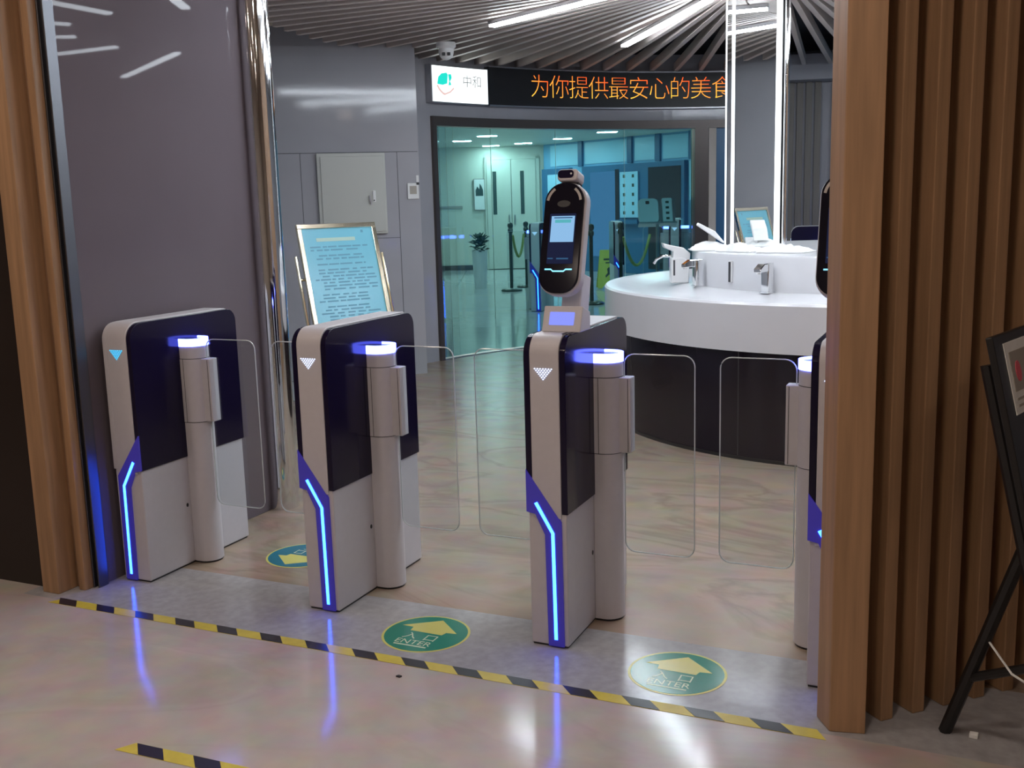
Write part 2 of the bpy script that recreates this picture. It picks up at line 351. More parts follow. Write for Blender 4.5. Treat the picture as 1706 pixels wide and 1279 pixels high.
# warm downlights in the lobby
for k, (x, y) in enumerate(((.0, -1.2), (1.3, -1.2), (2.6, -1.3), (-1.4, -1.6), (.6, -3.0), (2.4, -3.2), (4.2, -2.4), (-1.2, -4.2), (1.6, -4.8), (4.0, -4.6))):
    t = thing('lobby_downlight', 'round warm downlight in the lobby ceiling, behind the viewer and out of the picture', 'lamp', (x, y, 2.9), 0, 'lobby downlights outside the picture')
    obj('ring', B().lathe([(.086, -.001), (.105, -.001), (.105, -.012), (.086, -.012), (.086, -.001)], seg=20, cap=False), M['white'], t)
    obj('lens', B().lathe([(.085, -.006), (.085, -.002)], seg=20), M['lampw'], t)

# ------------------------------------------------------------------ glass door
dr = shell('door_1', 'teal glass doors in a curved bronze frame', (BC[0], BC[1], 0))
obj('head_frame', B().arc(RC-.06, RC+.08, 116.6, 163.4, 2.085, 2.165, 36), M['frame'], dr)
obj('jamb', B().arc(RC-.06, RC+.08, 162.7, 163.4, 0, 2.085, 2), M['frame'], dr)
obj('jamb', B().arc(RC-.06, RC+.08, 119.2, 121.2, 0, 2.085, 3), M['frame'], dr)
obj('jamb', B().arc(RC-.05, RC+.06, 118.0, 119.1, 0, 2.085, 3), M['beige'], dr)
obj('side_panel', B().arc(RC-.01, RC+.06, 116.4, 118.0, 0, 2.085, 3), M['blued'], dr)
obj('floor_track', B().arc(RC-.04, RC+.06, 121.2, 162.7, 0, .006, 30), M['steel'], dr)
for k, (a0, a1) in enumerate(((121.3, 131.4), (131.5, 142.1), (142.2, 152.6), (152.7, 162.6))):
    obj('glass_pane', B().arc(RC+.01, RC+.02, a0, a1, .012, 2.083, 8), M['gdoor'], dr)

# ------------------------------------------------------------------ turnstiles
GW = .137
def panel_poly(y0, y1, z0, z1, rf, rb): return rrect(y0, z0, y1, z1, 0, 7, (0.004, 0.004, rb, rf))
def turnstile(loc, label, cols, mir=False, left_black=True, rz=0, cyan=False, group='white entrance gates with blue lights'):
    t = thing('turnstile', label, 'turnstile', loc, rz, group)
    mx = (lambda x: GW-x) if mir else (lambda x: x)
    bx = lambda x0, y0, z0, x1, y1, z1: B().box(min(mx(x0), mx(x1)), y0, z0, max(mx(x0), mx(x1)), y1, z1)
    obj('body', B().box(.005, .004, .006, GW-.005, .598, .45), M['white'], t, bevel=.004)
    obj('foot', B().box(.009, .009, 0, GW-.009, .59, .012), M['bplast'], t)
    obj('front_cover', B().prism(panel_poly(0, .60, .425, 1.0, .06, .05), .0205, GW-.0205, 'x'), M['white'], t, bevel=.002, smooth=True)
    for s in (0, 1):
        x0, x1 = (0, .0195) if s == 0 else (GW-.0195, GW)
        blk = left_black if (s == 0) else True
        obj('side_panel', B().prism(panel_poly(.001, .604, .44, .996, .062, .052), x0, x1, 'x'), M['black'] if blk else M['white'], t, bevel=.0015, smooth=True)
    poly = [(0, .442), (0, .578), (.019, .552), (.116, .416), (.119, .006), (.066, .006), (.061, .372), (.030, .436)]
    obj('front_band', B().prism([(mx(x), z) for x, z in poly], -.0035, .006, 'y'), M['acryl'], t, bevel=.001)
    st = ribbon([(.033, .474), (.0885, .379), (.0925, .029)], .0105)
    obj('light_strip', B().prism([(mx(x), z) for x, z in st], -.0055, -.003, 'y'), M['strip'], t)
    ar = B(); n = 7
    for r in range(n):
        for k in range(n-r):
            cx = GW/2-.003+(k-(n-r-1)/2)*.0092; cz = .897-r*.0054; q = .0028
            ar.prism([(cx-q, cz), (cx, cz-q*.8), (cx+q, cz), (cx, cz+q*.8)], -.0016, .0005, 'y')
    obj('arrow_light', ar, M['iconc'] if cyan else M['icon'], t)
    obj('keyhole', B().prism([(.235+.006*cos(k*pi/5), .245+.008*sin(k*pi/5)) for k in range(10)], GW-.006, GW-.0035, 'x'), M['bplast'], t)
    for s in cols:
        fx = GW if s > 0 else 0.0
        def X(q): return fx+s*q
        def D(p, r): return [(X(-.004), .31-r)] + [(X(p-r+r*sin(R(180*i/14))), .31-r*cos(R(180*i/14))) for i in range(15)] + [(X(-.004), .31+r)]
        c = obj('column', B().prism(D(.080, .056), .008, .882), M['white'], t, smooth=True)
        obj('column_foot', B().prism(D(.076, .052), 0, .010), M['bplast'], c)
        rg = B(); o1, i1 = D(.082, .058), D(.076, .052); nn = len(o1)
        vs = [(*p, z) for z in (.880, .910) for p in o1]+[(*p, z) for z in (.880, .910) for p in i1]; fs = []
        for i in range(nn-1): fs += [(i, i+1, nn+i+1, nn+i), (2*nn+i+1, 2*nn+i, 3*nn+i, 3*nn+i+1), (nn+i, nn+i+1, 3*nn+i+1, 3*nn+i), (i+1, i, 2*nn+i, 2*nn+i+1)]
        rg.add(vs, fs); obj('light_ring', rg, M['band'], t, smooth=True)
        obj('column_cap', B().prism(D(.0755, .0515), .882, .902), M['bplast'], c)
        h = obj('hinge_collar', B().prism(D(.0815, .0575), .580, .830), M['white'], t, smooth=True)
        for z in (.5775, .830): obj('collar_seam', B().prism(D(.0808, .0568), z, z+.0025), M['seam'], h)
        obj('clamp', B().box(min(X(.056), X(.114)), .286, .580, max(X(.056), X(.114)), .334, .830), M['white'], h, bevel=.003)
        obj('clamp_seam', B().box(min(X(.104), X(.106)), .2855, .584, max(X(.104), X(.106)), .3345, .826), M['seam'], h)
        obj('edge_seam', B().box(min(X(.014), X(.016)), .2520, .580, max(X(.014), X(.016)), .2535, .830), M['seam'], h)
        gp = rrect(min(X(.086), X(.320)), .238, max(X(.086), X(.320)), .905, .035)
        g = obj('glass_wing', B().prism(gp, .306, .314, 'y'), M['gwing'], t)
        obj('glass_edge', B().tube([(x, .31, z) for x, z in gp], .0021, 6, True), M['rim'], g, smooth=True)
    return t
GX = [0, .8585, 1.717, 2.5755]
turnstile((GX[0]+.004, 0, 0), 'leftmost white gate against the mauve wall, cyan arrow on its front', (1,), True, False, cyan=True)
g2 = turnstile((GX[1], 0, 0), 'second white gate from the left, bare top, in front of the aqua notice', (1, -1))
turnstile((GX[2], 0, 0), 'third white gate from the left, carrying the tall face scanner', (1, -1))
turnstile((GX[3], 0, 0), 'rightmost white gate, half hidden behind the wooden post', (-1,))

# ------------------------------------------------------------------ scanners and number displays on the gates
def scanner(gx, label):
    t = thing('face_scanner', label, 'scanner', (gx+.048, .165, 1.0), 0, 'face scanners on the gates')
    obj('post', B().prism([(.055, .0), (.135, .0), (.175, .15), (.095, .17)], -.012, .055, 'x'), M['white'], t, bevel=.004)
    obj('foot', B().box(-.03, .05, 0, .06, .13, .008), M['white'], t, bevel=.002)
    T = Matrix.Translation((0, .006, .112)) @ Matrix.Rotation(R(-16), 4, 'X')
    def part(name, poly, y0, y1, mm, par=t, bv=0, sm=False): return obj(name, B().prism(poly, y0, y1, 'y', T), M[mm], par, bevel=bv, smooth=sm)
    H = .358; wd = .066
    part('shell', rrect(-wd-.004, -.004, wd+.006, H+.004, .06, 8, (.058, .058, .066, .066)), .006, .05, 'white', bv=.006, sm=True)
    part('face_panel', rrect(-wd, 0, wd, H, .06, 8, (.056, .056, .062, .062)), -.004, .008, 'faceb', bv=.002, sm=True)
    s = part('screen', rrect(-.043, .094, .045, .256, .002), -.0055, -.0035, 'ui3')
    part('page', rrect(-.037, .164, .042, .248, .001), -.0062, -.0054, 'ui', s)
    part('page_header', rrect(-.024, .226, .030, .236, .001), -.0068, -.0060, 'ui2', s)
    part('title_bar', rrect(-.028, .2405, .034, .244, .0005), -.0068, -.0060, 'uid', s)
    part('prompt_line', rrect(-.040, .109, -.022, .1125, .0005), -.0062, -.0054, 'uid', s)
    part('prompt_line', rrect(-.010, .108, .030, .1125, .0005), -.0062, -.0054, 'uid', s)
    part('status_bar', ribbon([(-.047, .076), (-.026, .076), (-.019, .070), (.017, .070), (.024, .076), (.045, .076)], .0042), -.0056, -.0038, 'bar')
    for sx in (-1, 1):
        part('fill_light', ribbon([(sx*(.0+.056*cos(R(a))), H-.066+.056*sin(R(a))) for a in range(8, 62, 9)], .008), -.0056, -.0038, 'reader')
    part('sensor_window', [(.022*cos(k*pi/12), .288+.011*sin(k*pi/12)) for k in range(24)], -.0052, -.0038, 'bplast')
    part('neck', rrect(-.012, H-.01, .036, H+.012, .003), .014, .05, 'bplast')
    h = part('camera_head', rrect(-.028, H+.003, .042, H+.041, .013, 6), -.012, .05, 'white', bv=.004, sm=True)
    part('visor', rrect(-.025, H+.012, .028, H+.037, .010, 6), -.0145, -.011, 'black', h)
    part('lens', [(.020+.0032*cos(k*pi/6), H+.025+.0032*sin(k*pi/6)) for k in range(12)], -.0158, -.014, 'plastic', h)
    return t
scanner(GX[2], 'tall black face scanner on the third gate from the left')
scanner(GX[3], 'tall black face scanner on the rightmost gate, cut off by the wooden post')
def display(gx, label):
    t = thing('number_display', label, 'display', (gx+.092, .085, 1.0), 0, 'small displays on the gates')
    obj('housing', B().prism([(0, .0), (.095, .0), (.095, .055), (.030, .078)], -.064, .064, 'x'), M['white'], t, bevel=.003)
    T = Matrix.Translation((0, 0, .0)) @ Matrix.Rotation(R(-21), 4, 'X')
    obj('lcd', B().prism(rrect(-.042, .022, .040, .064, .003), -.0015, .002, 'y', T), M['lcd'], t)
    sl = B()
    for k in range(3): sl.box(.02+k*.014, -.045, 0, .026+k*.014, -.004, .0012)
    obj('contact_strip', sl, M['bplast'], t)
display(GX[2], 'small white box with a lavender display on the third gate')
display(GX[3], 'small white box with a lavender display on the rightmost gate')

# ------------------------------------------------------------------ hazard tapes and floor decals
def tape(x0, x1, y0, ang, first, period, width, label):
    t = thing('hazard_tape', label, 'tape', (x0, y0, 0), ang)
    L = x1-x0; obj('yellow_base', B().prism([(0, -width/2), (L, -width/2), (L-.03, width/2), (.03, width/2)], .0004, .0010), M['yellow'], t)
    x = first-x0; k = B().prism([(0, width/2-.001), (period*.46, width/2-.001), (period*.46+width*.9, -width/2+.001), (width*.9, -width/2+.001)], .0011, .0016).mesh('black_stripe')
    k.materials.append(M['tblack'])
    while x < L-.1:
        s = obj('black_stripe', k, M['tblack'], t); s.location = (x, 0, 0); x += period
tape(-.085, 2.675, -.262, 0, -.075, .1815, .048, 'black and yellow striped tape along the edge of the grey threshold')
tape(.95, 2.8, -.985, R(1.5), .985, .185, .048, 'black and yellow striped tape at the bottom of the picture')
def decal(loc, rz, label, base, words, border='yprint', worn=False, arrow='yprint'):
    t = thing('floor_sign', label, 'floor sign', (*loc, 0), rz, 'round direction signs on the floor')
    ci = lambda r: [(r*cos(2*pi*k/48), r*sin(2*pi*k/48)) for k in range(48)]
    obj('border', B().prism(ci(.147), .0003, .0008), M[border], t)
    obj('disc', B().prism(ci(.139), .0008, .0013), M[base], t)
    obj('arrow', B().prism([(-.108, .036), (-.066, .034), (-.062, .006), (.056, .004), (.062, .026), (.098, .031), (.004, .115)], .0013, .0017), M[arrow], t)
    for s, sz, y, ox in ((words[0][0], .052, -.034, -.040), (words[0][-1], .052, -.034, .034), (words[1], .044, -.079, -.006)):
        o = obj('lettering', text_mesh(s, sz), M['wprint'], t); o.location = (ox, y, .0019)
    obj('underline', B().box(-.064, -.106, .0013, .054, -.099, .0018), M['wprint'], t)
    return t
decal((1.363, -.049), 0, 'round green ENTER sign on the floor between the second and third gates', 'green', ('入 口', 'ENTER'))
decal((2.212, -.040), 0, 'round green ENTER sign on the floor between the third and rightmost gates', 'green', ('入 口', 'ENTER'))
decal((.505, .470), pi, 'round teal exit sign on the floor beside the leftmost gate', 'bluegreen', ('出 口', 'EXIT'))

# ------------------------------------------------------------------ round wash stand
ws = thing('wash_stand', 'large round white wash stand on a dark glossy cabinet', 'wash stand', (*BC, 0))
obj('cabinet', B().lathe([(1.735, 0), (1.735, .592)], seg=96), M['cab'], ws, smooth=True)
obj('plinth', B().lathe([(1.739, 0), (1.739, .018)], seg=96), M['bplast'], ws, smooth=True)
obj('basin', B().lathe([(1.70, .590), (1.752, .590), (1.752, .838), (1.742, .850), (1.70, .853), (1.66, .848), (1.50, .815), (1.34, .822), (1.24, .850), (1.10, .853)], seg=120, cap=False), M['cwhite'], ws, smooth=True)
obj('pedestal', B().lathe([(1.175, .84), (1.175, 1.045), (1.165, 1.060), (.30, 1.062), (.28, 1.06)], seg=96), M['cwhite'], ws, smooth=True)
for a in range(0, 360, 30):
    obj('cabinet_joint', B().box(1.7345, -.002, .02, 1.7362, .002, .589, Matrix.Rotation(R(a+12), 4, 'Z')), M['seam'], ws)
# mirror on the pedestal
n = Vector((-.58, -.8146)); a = atan2(.712, .702)
mr = thing('mirror_panel', 'tall mirror with lit white edges standing on the round wash stand', 'mirror', (1.442, 4.117, 1.062), R(-26))
obj('mirror_glass', B().box(.022, .004, 0, .352, .014, 2.0), M['mirror'], mr)
obj('back_board', B().box(.0, .014, 0, .388, .03, 2.0), M['bplast'], mr)
obj('light_edge', B().box(.004, -.002, 0, .024, .013, 2.0), M['edge'], mr, bevel=.003)
obj('light_edge', B().box(.350, -.002, 0, .386, .013, 2.0), M['edge'], mr, bevel=.003)
obj('flank', B().box(-.034, .0, 0, .004, .02, 2.0), M['mirror'], mr)
obj('flank_light', B().box(-.046, .0, 0, -.034, .018, 2.0), M['edge'], mr)
obj('chrome_post', B().lathe([(.017, 0), (.017, 2.0)], .410, .03, 16), M['chrome'], mr, smooth=True)
# taps: bases stand on the basin close to the pedestal
def tap(a, label):
    t = thing('tap', label, 'tap', pol(1.225, a, .852), R(a))
    obj('column', B().prism(rrect(-.028, -.026, .028, .026, .008, 4), 0, .165), M['chrome'], t, smooth=True)
    obj('base_ring', B().prism(rrect(-.036, -.034, .036, .034, .01, 4), 0, .008), M['chrome'], t)
    obj('spout', B().prism([(-.030, .128), (.10, .120), (.102, .140), (.06, .168), (-.03, .172)], -.024, .024, 'y'), M['chrome'], t, bevel=.004)
    obj('nozzle', B().lathe([(.011, .112), (.011, .124)], .088, 0, 12), M['plastic'], t)
tap(246.5, 'chrome tap in the middle of the white basin front, right of the dark slot')
tap(216.0, 'tall chrome tap on the basin, left of the mirror edge')
t = thing('soap_slot_box', 'thin dark slot on the pedestal side below the mirror', 'dispenser', pol(1.176, 231, .852), R(231))
obj('plate', B().box(0, -.016, .04, .012, .016, .17), M['plastic'], t, bevel=.003); obj('slot', B().box(.011, -.008, .045, .016, .008, .165), M['seam'], t)
# white dispenser with tilted lid on the left of the pedestal
t = thing('soap_dispenser', 'white dispenser with raised lid at the left end of the basin', 'dispenser', (1.175, 3.83, .852), R(24))
obj('body', B().prism(rrect(-.060, 0, .055, .165, 0, 5, (.006, .006, .05, .012)), -.045, .045, 'y'), M['plastic'], t, bevel=.006, smooth=True)
obj('lid', B().prism([(-.115, .262), (-.105, .232), (-.045, .205), (-.05, .155), (.06, .135), (.066, .19), (.02, .228), (-.06, .245)], -.043, .043, 'y'), M['plastic'], t, bevel=.006)
obj('slot', B().box(-.047, -.0465, .05, -.035, -.044, .15), M['seam'], t)
obj('valve', B().box(.062, -.02, .09, .085, .02, .15), M['bplast'], t, bevel=.004)
t = thing('curved_tap', 'thin curved spout left of the white dispenser', 'tap', (1.09, 4.02, .85), R(190))
obj('spout', B().tube([(-.02, 0, 0), (-.02, 0, .10), (-.01, 0, .14), (.03, 0, .165), (.08, 0, .165), (.12, 0, .145), (.14, 0, .115)], .010, 10), M['chrome'], t, smooth=True)
obj('base_ring', B().lathe([(.024, 0), (.024, .012)], -.02, 0, 16), M['chrome'], t)
# crumpled towels on the pedestal
def towel(x, y, sx, sy, h, rz, label, seed, tilt=0):
    rnd = random.Random(seed); nx, ny = 10, 8; b = B(); top = []; bot = []
    hh = [[h*(.35+.65*rnd.random())*(sin(pi*(i+.6)/(nx+.2))*.5+.5)*(sin(pi*(j+.6)/(ny+.2))*.45+.55) for j in range(ny+1)] for i in range(nx+1)]
    for i in range(nx+1):
        for j in range(ny+1):
            px = (i/nx-.5)*sx*(1+.12*rnd.random()); py = (j/ny-.5)*sy*(1+.15*rnd.random()); e = i in (0, nx) or j in (0, ny)
            top.append((px, py, .006 if e else hh[i][j])); bot.append((px, py, 0))
    k = ny+1; fs = [(i*k+j, (i+1)*k+j, (i+1)*k+j+1, i*k+j+1) for i in range(nx) for j in range(ny)]; N = len(top)
    b.add(top+bot, fs+[tuple(q+N for q in f[::-1]) for f in fs] + [(j, j+1, N+j+1, N+j) for j in range(ny)] + [(nx*k+j, N+nx*k+j, N+nx*k+j+1, nx*k+j+1) for j in range(ny)]
          + [(i*k, N+i*k, N+(i+1)*k, (i+1)*k) for i in range(nx)] + [(i*k+ny, (i+1)*k+ny, N+(i+1)*k+ny, N+i*k+ny) for i in range(nx)])
    o = obj('paper_towel', b, M['towel'], None, bevel=0, smooth=True); o.location = (x, y, 1.0625); o.rotation_euler = (0, 0, rz)
    tag(o, label, 'towel', 'crumpled white towels on the wash stand'); return o
towel(1.37, 3.86, .24, .20, .06, .4, 'crumpled white towel at the left end of the pedestal, by the mirror edge', 3)
towel(1.62, 3.66, .26, .18, .060, -.5, 'crumpled white towel in front of the mirror', 11)
towel(1.91, 3.53, .28, .20, .055, -.25, 'crumpled white towel right of the mirror, before the dark device', 5)
t = B().prism([(-.10, .0), (.10, .0), (.12, .008), (.02, .035), (-.10, .02)], -.05, .05, 'y', Matrix.Rotation(R(35), 4, 'Y'))
o = obj('folded_towel', t, M['towel'], None, bevel=.006); o.location = (1.36, 3.87, 1.165); o.rotation_euler = (0, 0, .3)
tag(o, 'folded white towel sticking up left of the mirror edge', 'towel')

# ------------------------------------------------------------------ signs over the door
sg = thing('running_text_sign', 'long black running-text sign with amber characters above the glass door', 'sign', (BC[0], BC[1], 0))
obj('housing', B().arc(RC-.07, RC-.002, 112, 153.6, 2.288, 2.620, 30), M['bplast'], sg)
obj('upper_trim', B().arc(RC-.075, RC-.002, 112, 153.6, 2.620, 2.632, 30), M['steel'], sg)
obj('lower_trim', B().arc(RC-.075, RC-.002, 112, 153.6, 2.276, 2.288, 30), M['steel'], sg)
TXT = '为你提供最安心的美食'; a0, a1 = 145.2, 117.3
for k, ch in enumerate(TXT):
    a = a0+(a1-a0)*k/(len(TXT)-1); g = obj('character', text_mesh(ch, .234, -.0045), M['amber'], sg)
    g.location = pol(RC-.074, a, 2.455, (0, 0)); g.rotation_euler = (pi/2, 0, R(a-90))
ls = thing('logo_light_box', 'small white lit box with a teal logo at the left end of the running text', 'sign', (BC[0], BC[1], 0))
obj('housing', B().arc(RC-.075, RC-.002, 153.75, 163.6, 2.278, 2.600, 10), M['steel'], ls)
obj('face', B().arc(RC-.082, RC-.075, 153.95, 163.4, 2.288, 2.590, 10), M['box'], ls)
def on_face(b, name, mm, a, z):
    o = obj(name, b, M[mm], ls); o.location = pol(RC-.084, a, z, (0, 0)); o.rotation_euler = (pi/2, 0, R(a-90)); return o
on_face(B().prism([(-.115, -.03), (-.10, .03), (-.06, .062), (0, .072), (.015, .055), (.005, -.02), (-.05, -.035)], 0, .0012), 'logo_leaf', 'logo_t', 161.0, 2.465)
on_face(B().prism([(.02, .06), (.055, .062), (.062, .03), (.04, .0), (.055, -.03), (.02, -.035), (.03, 0)], 0, .0012), 'logo_leaf', 'logo_t', 161.0, 2.465)
on_face(B().prism(ribbon([(-.115, -.04), (-.09, -.075), (-.05, -.105), (-.02, -.115)], .018), 0, .0012), 'logo_stroke', 'logo_r', 161.0, 2.465)
on_face(B().prism(ribbon([(-.02, -.11), (.04, -.09), (.085, -.055)], .014), 0, .0012), 'logo_stroke', 'logo_r', 161.0, 2.465)
on_face(text_mesh('中和', .115, -.001), 'lettering', 'logo_g', 156.6, 2.468)
# dome camera under the slats
dc = thing('dome_camera', 'white dome camera hanging from the slats above the logo box', 'camera', (-.907, 4.643, CZ), R(27))
obj('base', B().lathe([(.075, 0), (.078, -.03), (.068, -.045)], seg=24), M['plastic'], dc, smooth=True)
obj('head', B().lathe([(.058, -.042), (.060, -.075), (.050, -.105), (.028, -.125), (.004, -.132)], seg=24), M['plastic'], dc, smooth=True)
for s in (-1, 1): obj('lens', B().box(s*.020-.013, -.066, -.104, s*.020+.013, -.046, -.080), M['bplast'], dc, bevel=.004)
# items on the panelled wall (local frame of the wall: x to the right, -y to the viewer)
eb = thing('electrical_box', 'warm grey electrical box on the panelled wall behind the notice', 'box', (*(W2P+W2D*.546)[:2], 1.18), W2R)
obj('frame', B().box(-.272, -.03, 0, .272, -.001, .645), M['pcab'], eb, bevel=.004)
obj('door', B().box(-.245, -.038, .018, .262, -.028, .620), M['pcab'], eb, bevel=.004)
dd = obj('lock_plate', B().box(.160, -.048, .255, .184, -.038, .345), M['plastic'], eb, bevel=.005)
obj('key', B().box(.172, -.058, .215, .182, -.046, .285, Matrix.Rotation(R(-8), 4, 'Y')), M['steel'], dd)
obj('lock_hole', B().box(.166, -.0495, .262, .176, -.047, .272), M['bplast'], dd)
th = thing('wall_thermostat', 'small white thermostat on the grey wall left of the glass door', 'thermostat', (*(W2P+W2D*.052)[:2], 1.45), W2R)
obj('plate', B().box(-.046, -.014, 0, .046, -.0005, .128), M['plastic'], th, bevel=.004); obj('screen', B().box(-.028, -.0155, .040, .028, -.0135, .105), M['greyp'], th)
sk = thing('wall_hook', 'tiny dark hook above the thermostat by the door jamb', 'hook', (*(W2P-W2D*(-.012))[:2], 1.585), W2R)
obj('plate', B().box(-.010, -.006, 0, .010, -.0005, .055), M['plastic'], sk); obj('peg', B().box(-.012, -.018, -.022, .012, -.0005, -.002), M['bplast'], sk, bevel=.003)

# ------------------------------------------------------------------ aqua notice on its stand
psi, lean = -.551, .297; Tt = Vector((-sin(psi), cos(psi), 0)); Nn = Vector((cos(psi), sin(psi), 0)); TL = Vector((-.966, 2.609, 1.296)); W0, H0 = .55, .80
Dn = Vector((Nn.x*sin(lean), Nn.y*sin(lean), -cos(lean))); mid_b = TL+Tt*W0/2+Dn*H0
ns = thing('notice_stand', 'aqua text notice in a gold chrome frame, leaning back behind the second gate', 'notice stand', (mid_b.x, mid_b.y, 0))
Lx = Tt; Lz = -Dn; Ly = Lz.cross(Lx); org = TL+Dn*H0-Vector((mid_b.x, mid_b.y, 0))
T = Matrix(((Lx.x, Ly.x, Lz.x, org.x), (Lx.y, Ly.y, Lz.y, org.y), (Lx.z, Ly.z, Lz.z, org.z), (0, 0, 0, 1)))
fb = B(); q = .030
for bb in ((0, 0, 0, W0, .02, q), (0, 0, H0-q, W0, .02, H0), (0, 0, q, q, .02, H0-q), (W0-q, 0, q, W0, .02, H0-q)): fb.box(bb[0], -.012, bb[2], bb[3], .012, bb[5], T)
obj('frame', fb, M['brass'], ns, bevel=.003)
obj('sheet', B().box(q, -.004, q, W0-q, .004, H0-q, T), M['poster'], ns)
obj('mount', B().box(q, .004, q, W0-q, .011, H0-q, T), M['bplast'], ns)
rnd = random.Random(4); lines = B(); z = H0-.155
while z > .08:
    x = .07+rnd.choice((0, .05, .03)); xe = W0-.05-rnd.random()*.10
    while x < xe:
        k = .02+rnd.random()*.07; lines.box(x, -.0052, z, min(x+k, xe), -.0040, z+.009, T); x += k+.008+rnd.random()*.02
    z -= rnd.choice((.021, .021, .036))
o = obj('text_lines', lines, M['ink'], ns); o['kind'] = 'stuff'
hd = B(); hd.box(.12, -.0052, H0-.115, W0-.16, -.004, H0-.092, T); obj('heading', hd, M['inkb'], ns)
obj('seal', B().box(W0-.11, -.0052, H0-.065, W0-.095, -.004, H0-.048, T), M['ink'], ns)
base_z = -Vector((0, 0, 0))
for s in (-.028, W0+.028):
    pt = [T @ Vector((s, .02, .60)), T @ Vector((s, .02, .0)), Vector((0, 0, .02))+(T @ Vector((s, .02, 0))-T @ Vector((W0/2, .02, 0)))*1.0+Vector((-.10*Nn.x, -.10*Nn.y, 0))]
    obj('side_rail', B().tube([pt[0], pt[1], pt[2]], .0105, 10), M['brass'], ns, smooth=True)
for zz in (.08, .45):
    obj('cross_bar', B().tube([T @ Vector((-.028, .022, zz)), T @ Vector((W0+.028, .022, zz))], .008, 8), M['brass'], ns, smooth=True)
pb = (T @ Vector((W0/2, .02, 0))); bp = Vector((-.10*Nn.x, -.10*Nn.y, 0))
obj('base', B().box(-.31, -.15, 0, .31, .15, .022, Matrix.Translation(bp) @ Matrix.Rotation(psi+pi/2, 4, 'Z')), M['brass'], ns, bevel=.006)

# ------------------------------------------------------------------ easel at the right edge and scrap on the floor
ep, el = -.30, .235; n_ = Vector((cos(ep), sin(ep), 0)); t_ = Vector((-sin(ep), cos(ep), 0)); d_ = Vector((n_.x*sin(el), n_.y*sin(el), -cos(el)))
ETL = Vector((3.009, -.40, 1.078)); EW, EH = .36, .62; eo = Vector((3.15, -.2, 0))
ez = thing('easel', 'black tripod easel with a paper sign at the right edge', 'easel', eo)
lx = t_; lz = -d_; ly = lz.cross(lx); og = ETL+d_*EH-eo
ET = Matrix(((lx.x, ly.x, lz.x, og.x), (lx.y, ly.y, lz.y, og.y), (lx.z, ly.z, lz.z, og.z), (0, 0, 0, 1)))
obj('board', B().box(0, -.008, 0, EW, .008, EH, ET), M['easel'], ez, bevel=.003)
pp = obj('paper_sheet', B().box(.055, -.0105, EH-.185, .30, -.0085, EH-.022, ET), M['paper'], ez)
obj('picture', B().box(.075, -.0122, EH-.135, .28, -.0104, EH-.045, ET), M['greyp'], pp)
obj('red_emblem', B().prism([(.115+.018*cos(k*pi/6), EH-.092+.024*sin(k*pi/6)) for k in range(12)], -.0138, -.012, 'y', ET), M['pink'], pp)
o = obj('text_lines', B().box(.075, -.0122, EH-.155, .27, -.0104, EH-.150, ET).box(.075, -.0122, EH-.170, .24, -.0104, EH-.165, ET), M['greyp'], pp)
obj('tray', B().box(-.03, -.03, -.012, EW+.03, .02, .010, ET), M['easel'], ez, bevel=.003)
foot = Vector((2.955, -.125, .0))-eo; kn = Vector((3.118, -.205, .56))-eo; top = ET @ Vector((EW*.5, .02, EH*.75))
obj('leg', B().tube([foot, kn, kn+(kn-foot)*.45], .0165, 8), M['easel'], ez, smooth=True)
obj('leg', B().tube([ET @ Vector((.03, .022, EH*.9)), ET @ Vector((.03, .022, 0)), Vector((3.27, -.62, 0))-eo], .0165, 8), M['easel'], ez, smooth=True)
obj('leg', B().tube([ET @ Vector((EW-.03, .022, EH*.9)), ET @ Vector((EW-.03, .022, 0)), Vector((3.45, -.18, 0))-eo], .0165, 8), M['easel'], ez, smooth=True)
obj('brace', B().tube([foot+(kn-foot)*.30, Vector((3.30, -.34, .36))-eo], .012, 8), M['easel'], ez, smooth=True)
obj('cord', B().tube([foot+(kn-foot)*.52, Vector((3.10, -.24, .235))-eo, Vector((3.28, -.5, .24))-eo], .003, 6), M['paper'], ez)
o = obj('paper_scrap', B().prism([(-.011, -.008), (.010, -.010), (.012, .009), (-.009, .010)], 0, .012), M['paper'], None, bevel=.002); o.location = (3.024, -.133, 0)
tag(o, 'scrap of white paper on the floor right of the easel foot', 'scrap')

# ------------------------------------------------------------------ hall beyond the glass door (its own axes: s to the right, d away)
def fbox(name, mm, s0, d0, z0, s1, d1, z1, parent=None, bevel=0): return obj(name, B().box(s0, d0, z0, s1, d1, z1), M[mm], parent, bevel=bevel)
wa = shell('wall_far', 'cream end wall far behind the glass door', far(0, 0), FR)
fbox('plaster', 'cream', -3.0, 22.62, 0, .80, 22.8, 2.58, wa); fbox('skirting', 'seam', -3.0, 22.60, 0, -.44, 22.62, .10, wa); fbox('signboard', 'greyp', -1.55, 22.60, 1.30, -.95, 22.615, 1.36, wa)
o = obj('wall_far_left', B().box(-3.1, 8.5, 0, -2.9, 22.8, 2.58), M['cream']); o.location = far(0, 0); o.rotation_euler = (0, 0, FR); struct(o)
o = obj('wall_far_right', B().box(3.6, 8.5, 0, 3.8, 20.0, 2.58), M['bluew']); o.location = far(0, 0); o.rotation_euler = (0, 0, FR); struct(o)
cf = [pol(RC+.13, a)[:2] for a in range(178, 88, -3)] + [far(5.0, 10)[:2], far(5.0, 24)[:2], far(-3.1, 24)[:2], far(-3.1, 9)[:2]]
struct(obj('ceiling_far', B().prism(cf, 2.58, 2.68), M['cream']))
